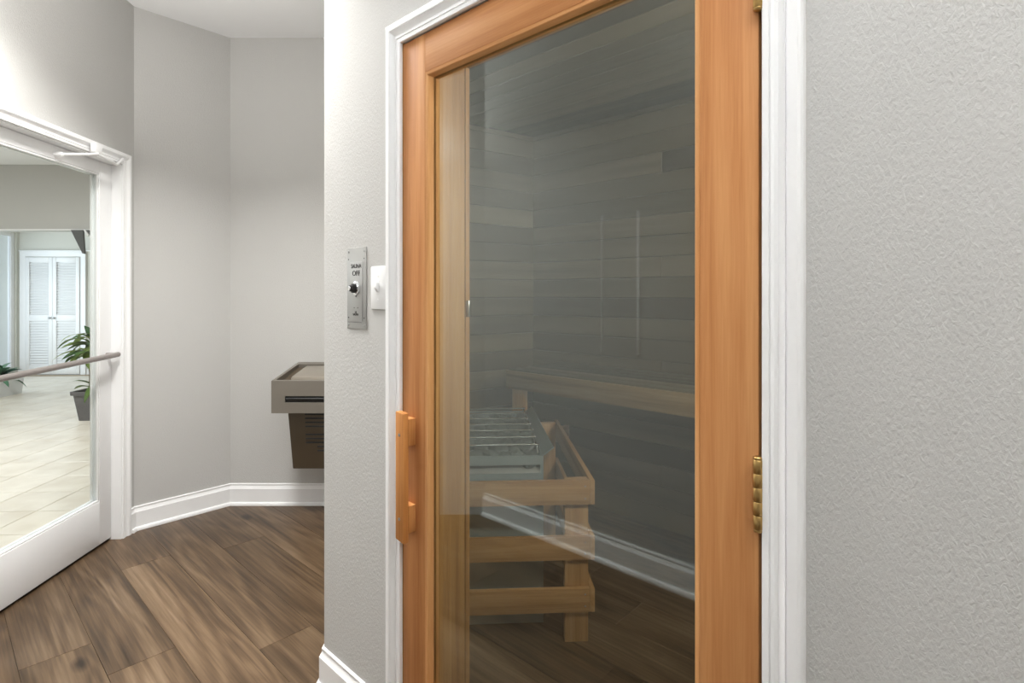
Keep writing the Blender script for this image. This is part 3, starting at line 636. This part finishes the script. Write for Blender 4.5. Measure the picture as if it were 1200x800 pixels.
# stones, each its own piece
stones = []
for k in range(6):
    bm = bmesh.new(); bmesh.ops.create_icosphere(bm, subdivisions=2, radius=1)
    ph = [random.uniform(0, 6) for _ in range(6)]
    for v in bm.verts:
        c = v.co; f = 1 + .13*math.sin(3*c.x+ph[0]) + .12*math.sin(3.4*c.y+ph[1]) + .12*math.sin(2.7*c.z+ph[2]) + random.uniform(-.05, .05)
        v.co = Vector((c.x*1.15, c.y*.95, c.z*.72))*f
    me = bpy.data.meshes.new('stone'); bm.to_mesh(me); bm.free(); me.materials.append(M['stone'])
    stones.append(me)
cnt = 0
for j in range(14):
    for i in range(7):
        o = bpy.data.objects.new('stone', stones[cnt % 6]); COL.objects.link(o); o.parent = he; cnt += 1
        r = random.uniform(.026, .034)
        o.location = (-HW+.042+i*.0525+random.uniform(-.008, .008)+(.012 if j % 2 else -.006), .045+j*.0565+random.uniform(-.008, .008), .640+random.uniform(-.015, .018))
        o.rotation_euler = (random.uniform(-.5, .5), random.uniform(-.5, .5), random.uniform(0, 6.28)); o.scale = (r, r, r)

# ------------------------------------------------------------------ strips added on the facing wall to mirror as pale lines
fp = root('framed_panel', WS(.295, OPP, 1.02), RS, 'slim white-framed panel mirrored as pale lines in the sauna glass', 'frame')
MB().box(-.0948, .0948, .0002, .0012, .0, .668).build('panel', 'paint', fp)
for x0, x1 in ((-.101, -.095), (.095, .107)):
    MB().box(x0, x1, .0005, .005, 0, .668, .001).build('frame_strip', 'white', fp)

# ------------------------------------------------------------------ ceiling lamps of the corridor
def lamp(p, label, watts, size, color):
    r = root('ceiling_lamp', (p[0], p[1], H), 0, label, 'lamp')
    MB().lathe((0, 0, 0), (0, 0, -1), [(0, size*.58), (.03, size*.58), (.034, size*.55)], 40).build('housing', 'white', r)
    MB().lathe((0, 0, -.034), (0, 0, -1), [(0, size*.53), (.012, size*.5), (.02, size*.36), (.023, .01)], 40).build('diffuser', 'diff', r, smooth=60)
    area('lamp_light', (0, 0, -.062), (0, 0, 0), size, size, watts, color, r, 'DISK', math.radians(118)); return r
LC = (1.0, .985, .96)
q = WS(2.35, -.68); lamp((q.x, q.y), 'round white ceiling lamp at the sauna end of the corridor', LAMP_W, .4, LC)
lamp((-1.22, 1.95), 'round white ceiling lamp in front of the glass door', VEST_W, .4, LC)

# fill lamp added out of view by the entry door, brightening ceiling and walls
ws = root('wall_lamp', WD(1.2, 0, 2.02), RD, 'white half-bowl wall lamp beside the glass door', 'lamp')
MB().box(-.05, .05, 0, .015, -.06, .06, .004).build('back_plate', 'white', ws)
def half(r, z): return [(r*math.cos(a), .016+r*math.sin(a), z) for a in [pi*i/16 for i in range(17)]]
MB().strip([half(.03, -.07), half(.09, -.045), half(.125, .0), half(.115, .0), half(.08, -.035), half(.02, -.055)]).build('bowl', 'white', ws, smooth=60)
wl = area('lamp_light', (0, .085, .012), (0, 0, 0), .14, .10, WALL_FILL_W, (1.0, .985, .96), ws)
wl.rotation_euler = Vector((.0, .2, .98)).to_track_quat('-Z', 'Y').to_euler()

# ------------------------------------------------------------------ foyer seen through the glass door
FX0, FY1 = -8.04, 8.90
o = MB().box(FX0-1.0, FX0+6.3, FY1, FY1+.1, 0, H).build('wall_foyer_back', 'paint_far', smooth=0); tag(o, 'cream wall around the louvred closet doors', 'wall', kind='structure')
wy0, wy1, wz0, wz1 = 6.4, 8.86, .08, 2.3
mb = MB(); mb.box(FX0-.12, FX0, -3, wy0, 0, H).box(FX0-.12, FX0, wy1, FY1, 0, H).box(FX0-.12, FX0, wy0, wy1, 0, wz0).box(FX0-.12, FX0, wy0, wy1, wz1, H)
o = mb.build('wall_foyer_left', 'paint_far', smooth=0); tag(o, 'pale bright wall with the foyer window', 'wall', kind='structure')
o = MB().box(FX0, -1.0, -3.1, -3, 0, H).build('wall_foyer_near', 'paint_far', smooth=0); tag(o, 'foyer wall out of view', 'wall', kind='structure')
o = MB().prism([tuple((C+Vector((-.142, .0, 0)))[:2]), tuple((C+Vector((-.142, .03, 0)))[:2]), (-2.0, FY1), (-1.9, FY1), (-2.0, 3.4), (-2.06, 3.13)], 0, H).build('wall_foyer_right', 'paint_far', smooth=0); tag(o, 'foyer wall behind the angled corridor wall', 'wall', kind='structure')
e1 = WD(TI+.12, -.14)
o = MB().box(e1.x, e1.x+.1, -3, e1.y, 0, H).build('wall_foyer_side', 'paint_far', smooth=0); tag(o, 'foyer wall beyond the corridor', 'wall', kind='structure')
o = MB().box(FX0, -2.02, 6.69, 6.84, 2.085, H).build('wall_header', 'paint', smooth=0); tag(o, 'grey dropped header across the foyer ceiling', 'wall', kind='structure')
o = MB().box(FX0, -2.02, 6.675, 6.69, 2.085, 2.10).build('trim_5', 'white', smooth=0); tag(o, 'thin pale edge under the foyer header', 'trim', kind='structure')
w1 = root('window_1', (FX0-.06, wy0, wz0), 0, 'bright white framed foyer window letting in daylight', 'window', kind='structure')
ww, wh = wy1-wy0, wz1-wz0
for y0, y1, z0, z1 in ((0, .06, 0, wh), (ww-.06, ww, 0, wh), (ww/2-.025, ww/2+.025, .06, wh-.06), (.0605, ww-.0605, 0, .0595), (.0605, ww-.0605, wh-.0595, wh)):
    MB().box(-.03, .03, y0, y1, z0, z1, .003).build('window_frame', 'white', w1)
for y0, y1 in ((.061, ww/2-.026), (ww/2+.026, ww-.061)): MB().box(-.003, .003, y0, y1, .061, wh-.061).build('pane', 'glass3', w1, smooth=0)
# tiles: laid square to the entry door wall
ft = MB().prism([tuple(WD(1.95, -.088)[:2]), (e1.x+.05, e1.y-.2), (e1.x+.05, -3), (FX0, -3), (FX0, FY1), (-2.02, FY1), tuple(WD(-.04, -.088)[:2])], -.06, -.003).build('floor_foyer', 'grout', smooth=0)
tag(ft, 'cream square tile floor of the foyer', 'floor', kind='structure')
TS = .33; spots = []
ra = math.radians(3.0)
ca, sa = math.cos(ra), math.sin(ra)
for i in range(-26, 30):
    for j in range(-22, 32):
        x, y = -4.0 + TS*(i*ca - j*sa), 3.05 + TS*(i*sa + j*ca)
        if x < FX0+.12 or y > FY1-.12 or y < -2.8: continue
        if (Vector((x, y, 0))-C).dot(ND) > -.09-.17: 
            continue
        if x > -2.2: continue
        u = 600 + 640*x/max(y, .05)
        key = (0 if (-260 < u < 150 and y > .6) else 1, abs(u-60)/400 + y*.2)
        spots.append((key, x, y))
spots.sort(); src = None
rest = MB()
for n, (key, x, y) in enumerate(spots):
    if n < 296:
        if src is None: src = MB().box(-TS/2+.0025, TS/2-.0025, -TS/2+.0025, TS/2-.0025, -.003, .003, .0012, 1).build('tile', 'tile', ft, recentre=False, smooth=0); q = src
        else: q = share(src, 'tile', ft, (0, 0, 0))
        q.location = Vector((x, y, -.001)) - ft.location; q.rotation_euler = (0, 0, ra)
    else:
        h = TS/2-.0025
        pts = [(x+a*ca-b*sa, y+a*sa+b*ca) for a, b in ((-h, -h), (h, -h), (h, h), (-h, h))]
        rest.prism(pts, -.004, .002)
q = rest.build('tile_field', 'tile', ft, kind='stuff', smooth=0); q.location = q.location - ft.location
# closing strip of cut tiles along the door threshold
for i in range(6):
    t0 = OL - .1 + i*.22
    mb = MB().box(t0+.002, t0+.218, -.30, -.092, -.004, .002); q = mb.build('tile', 'tile', ft, smooth=0)
    R = Matrix.Rotation(RD, 3, 'Z'); q.location = C + R @ q.location - ft.location; q.rotation_euler = (0, 0, RD)
# louvred closet
cx0, cx1, cz = -7.905, -7.025, 1.905
casing('trim_6', 'white casing around the louvred closet doors', (0, FY1, 0), 0, cx0-.008, cx1+.008, cz+.012, prof=[(0, 0), (0, .02), (.02, .024), (.06, .03), (.085, .03), (.085, 0)])
q = MB().box(cx0-.10, cx1+.30, FY1-.045, FY1, cz+.098, cz+.112).build('trim_7', 'white'); tag(q, 'thin white cap over the closet casing', 'trim', kind='structure')
q = MB().box(FX0, cx0-.10, FY1-.014, FY1, 0, .09).build('baseboard_foyer_left', 'white'); tag(q, 'short white baseboard left of the closet', 'baseboard', kind='structure')
q = MB().box(cx1+.10, FX0+6, FY1-.014, FY1, 0, .09).build('baseboard_foyer', 'white'); tag(q, 'white baseboard right of the closet', 'baseboard', kind='structure')
dw = (cx1-cx0)/2-.004
for n, (x, lab) in enumerate(((cx0+.002, 'left white louvred closet door in the foyer'), (cx0+dw+.006, 'right white louvred closet door in the foyer'))):
    dr = root('door_%d' % (n+3), (x, FY1-.03, .01), 0, lab, 'door', kind='structure')
    MB().box(0, .06, 0, .028, 0, cz-.01, .002).build('stile', 'white', dr); MB().box(dw-.06, dw, 0, .028, 0, cz-.01, .002).build('stile', 'white', dr)
    for z0, z1, nm in ((0, .13, 'bottom_rail'), (.86, .96, 'middle_rail'), (cz-.09, cz-.01, 'top_rail')): MB().box(.0605, dw-.0605, 0, .028, z0, z1, .002).build(nm, 'white', dr)
    for z0, z1 in ((.13, .86), (.96, cz-.09)):
        lb = MB(); kk = int((z1-z0)/.042)
        for i in range(kk):
            z = z0 + (i+.5)*(z1-z0)/kk
            lb.hexa([(.061, .001, z-.018), (dw-.061, .001, z-.018), (dw-.061, .022, z+.010), (.061, .022, z+.010), (.061, .005, z-.014), (dw-.061, .005, z-.014), (dw-.061, .026, z+.014), (.061, .026, z+.014)])
        lb.build('louvre_slats', 'white', dr, kind='stuff', smooth=0)
    MB().box(.061, dw-.061, .0262, .0275, .131, cz-.091).build('backing', 'white', dr, smooth=0)
    MB().lathe((dw-.03 if n == 0 else .03, 0, .91), (0, -1, 0), [(0, .008), (.012, .008), (.018, .018), (.03, .018), (.034, .01)], 16).build('knob', 'steel', dr, smooth=50)
# dark triangular bracket under the header
br = root('hanging_bracket', (-5.28, 6.66, 2.085), 0, 'dark grey triangular bracket hanging under the foyer header', 'bracket')
MB().strip([[(-.09, y, 0), (.055, y, 0), (.075, y, -.29), (.052, y, -.285)] for y in (-.015, .012)]).build('wedge', 'grey_dark', br, smooth=0)
MB().strip([[(.062, y, 0), (.085, y, 0), (.13, y, -.06), (.11, y, -.075)] for y in (-.012, .01)]).build('strut', 'white', br, smooth=0)
MB().strip([[(.087, y, 0), (.12, y, 0), (.155, y, -.05), (.135, y, -.06)] for y in (-.01, .01)]).build('strut_edge', 'grey_dark', br, smooth=0)

# plants
def leaf_mesh(name, ln, wd, bend, mat, n=7):
    bm = bmesh.new(); rows = []
    for i in range(n+1):
        t = i/n; w_ = wd*(math.sin(pi*min(1, .08+t*.92))**.8)*.5 + .0008
        a = bend*t; r = ln/bend if bend else 0
        x = r*math.sin(a); z = r*(math.cos(a)-1)
        rows.append([bm.verts.new((x, -w_, z+w_*.35)), bm.verts.new((x, 0, z)), bm.verts.new((x, w_, z+w_*.35))])
    for a, b in zip(rows, rows[1:]):
        for i in range(2): bm.faces.new((a[i], a[i+1], b[i+1], b[i]))
    g = bm.faces[:]
    bmesh.ops.solidify(bm, geom=g, thickness=.0012)
    me = bpy.data.meshes.new(name); bm.to_mesh(me); bm.free(); me.materials.append(M[mat])
    for p in me.polygons: p.use_smooth = True
    return me
lm = [leaf_mesh('leaf', .36, .085, 1.5, 'leaf'), leaf_mesh('leaf', .30, .09, .9, 'leaf'), leaf_mesh('leaf', .40, .07, 2.1, 'leaf')]
pr = root('potted_plant', (-4.385, 5.70, 0), 0, 'green strap-leaved plant in a tapered grey pot in the foyer', 'plant')
def ring4(h, z, r=.02): return [(-h+r, -h, z), (h-r, -h, z), (h, -h+r, z), (h, h-r, z), (h-r, h, z), (-h+r, h, z), (-h, h-r, z), (-h, -h+r, z)]
MB().strip([ring4(.085, 0), ring4(.118, .265), ring4(.135, .268), ring4(.137, .305), ring4(.120, .306), ring4(.115, .27)]).build('pot', 'pot', pr, smooth=25)
MB().strip([ring4(.112, .255), ring4(.114, .282)]).build('soil', 'soil', pr, smooth=0)
for a, b, t in ((0, 0, (.02, .0, .80)), (-.03, .02, (-.05, .02, .68)), (.03, -.02, (.07, -.04, .72))):
    MB().tube([(a, b, .27), ((a+t[0])/2+.01, (b+t[1])/2, .27+(t[2]-.27)*.5), t], .012, 8).build('stem', 'bark', pr)
def spray(parent, meshes, cx, cy, cz, n, up0, up1, sc0, sc1, ph=0):
    for k in range(n):
        o = bpy.data.objects.new('leaf', meshes[k % len(meshes)]); COL.objects.link(o); o.parent = parent
        az = ph + 2.399*k; el = up0 + (up1-up0)*(k/(n-1))
        o.location = (cx+random.uniform(-.015, .015), cy+random.uniform(-.015, .015), cz+random.uniform(-.05, .03))
        o.rotation_euler = (random.uniform(-.3, .3), -el, az); s = random.uniform(sc0, sc1); o.scale = (s, s, s)
spray(pr, lm, .02, 0, .79, 24, .0, 1.3, .75, 1.05)
spray(pr, lm, -.05, .02, .67, 16, -.1, .9, .7, 1.0, 1.0)
spray(pr, lm,   .07, -.04, .70, 12, .0, 1.0, .7, .95, 2.0)
spray(pr, lm, 0, 0, .34, 7, .2, 1.1, .5, .8, .5)
fm = [leaf_mesh('frond', .30, .07, 1.3, 'fern'), leaf_mesh('frond', .26, .08, .9, 'fern')]
p2 = root('planter_fern', (-6.66, 7.02, 0), math.radians(6), 'bushy green fern in a low white planter by the foyer wall', 'plant')
MB().strip([ring4(.20, 0), ring4(.215, .20), ring4(.205, .20), ring4(.20, .17)]).build('planter', 'planter', p2, smooth=25)
MB().strip([ring4(.195, .14), ring4(.199, .175)]).build('soil', 'soil', p2, smooth=0)
for cx_, cy_ in ((-.08, -.06), (.08, -.05), (0, .07), (.06, .05)): spray(p2, fm, cx_, cy_, .24, 12, .0, 1.4, .8, 1.1, random.uniform(0, 3))
# foyer lamp
r = root('foyer_lamp', (-5.0, 3.4, H), 0, 'round white ceiling lamp in the foyer', 'lamp')
MB().lathe((0, 0, 0), (0, 0, -1), [(0, .36), (.03, .36), (.034, .34)], 40).build('housing', 'white', r)
MB().lathe((0, 0, -.034), (0, 0, -1), [(0, .33), (.012, .31), (.02, .2), (.023, .01)], 40).build('diffuser', 'diff', r, smooth=60)
area('lamp_light', (0, 0, -.062), (0, 0, 0), .65, .65, FOYER_W, (.96, .975, 1), r, 'DISK')
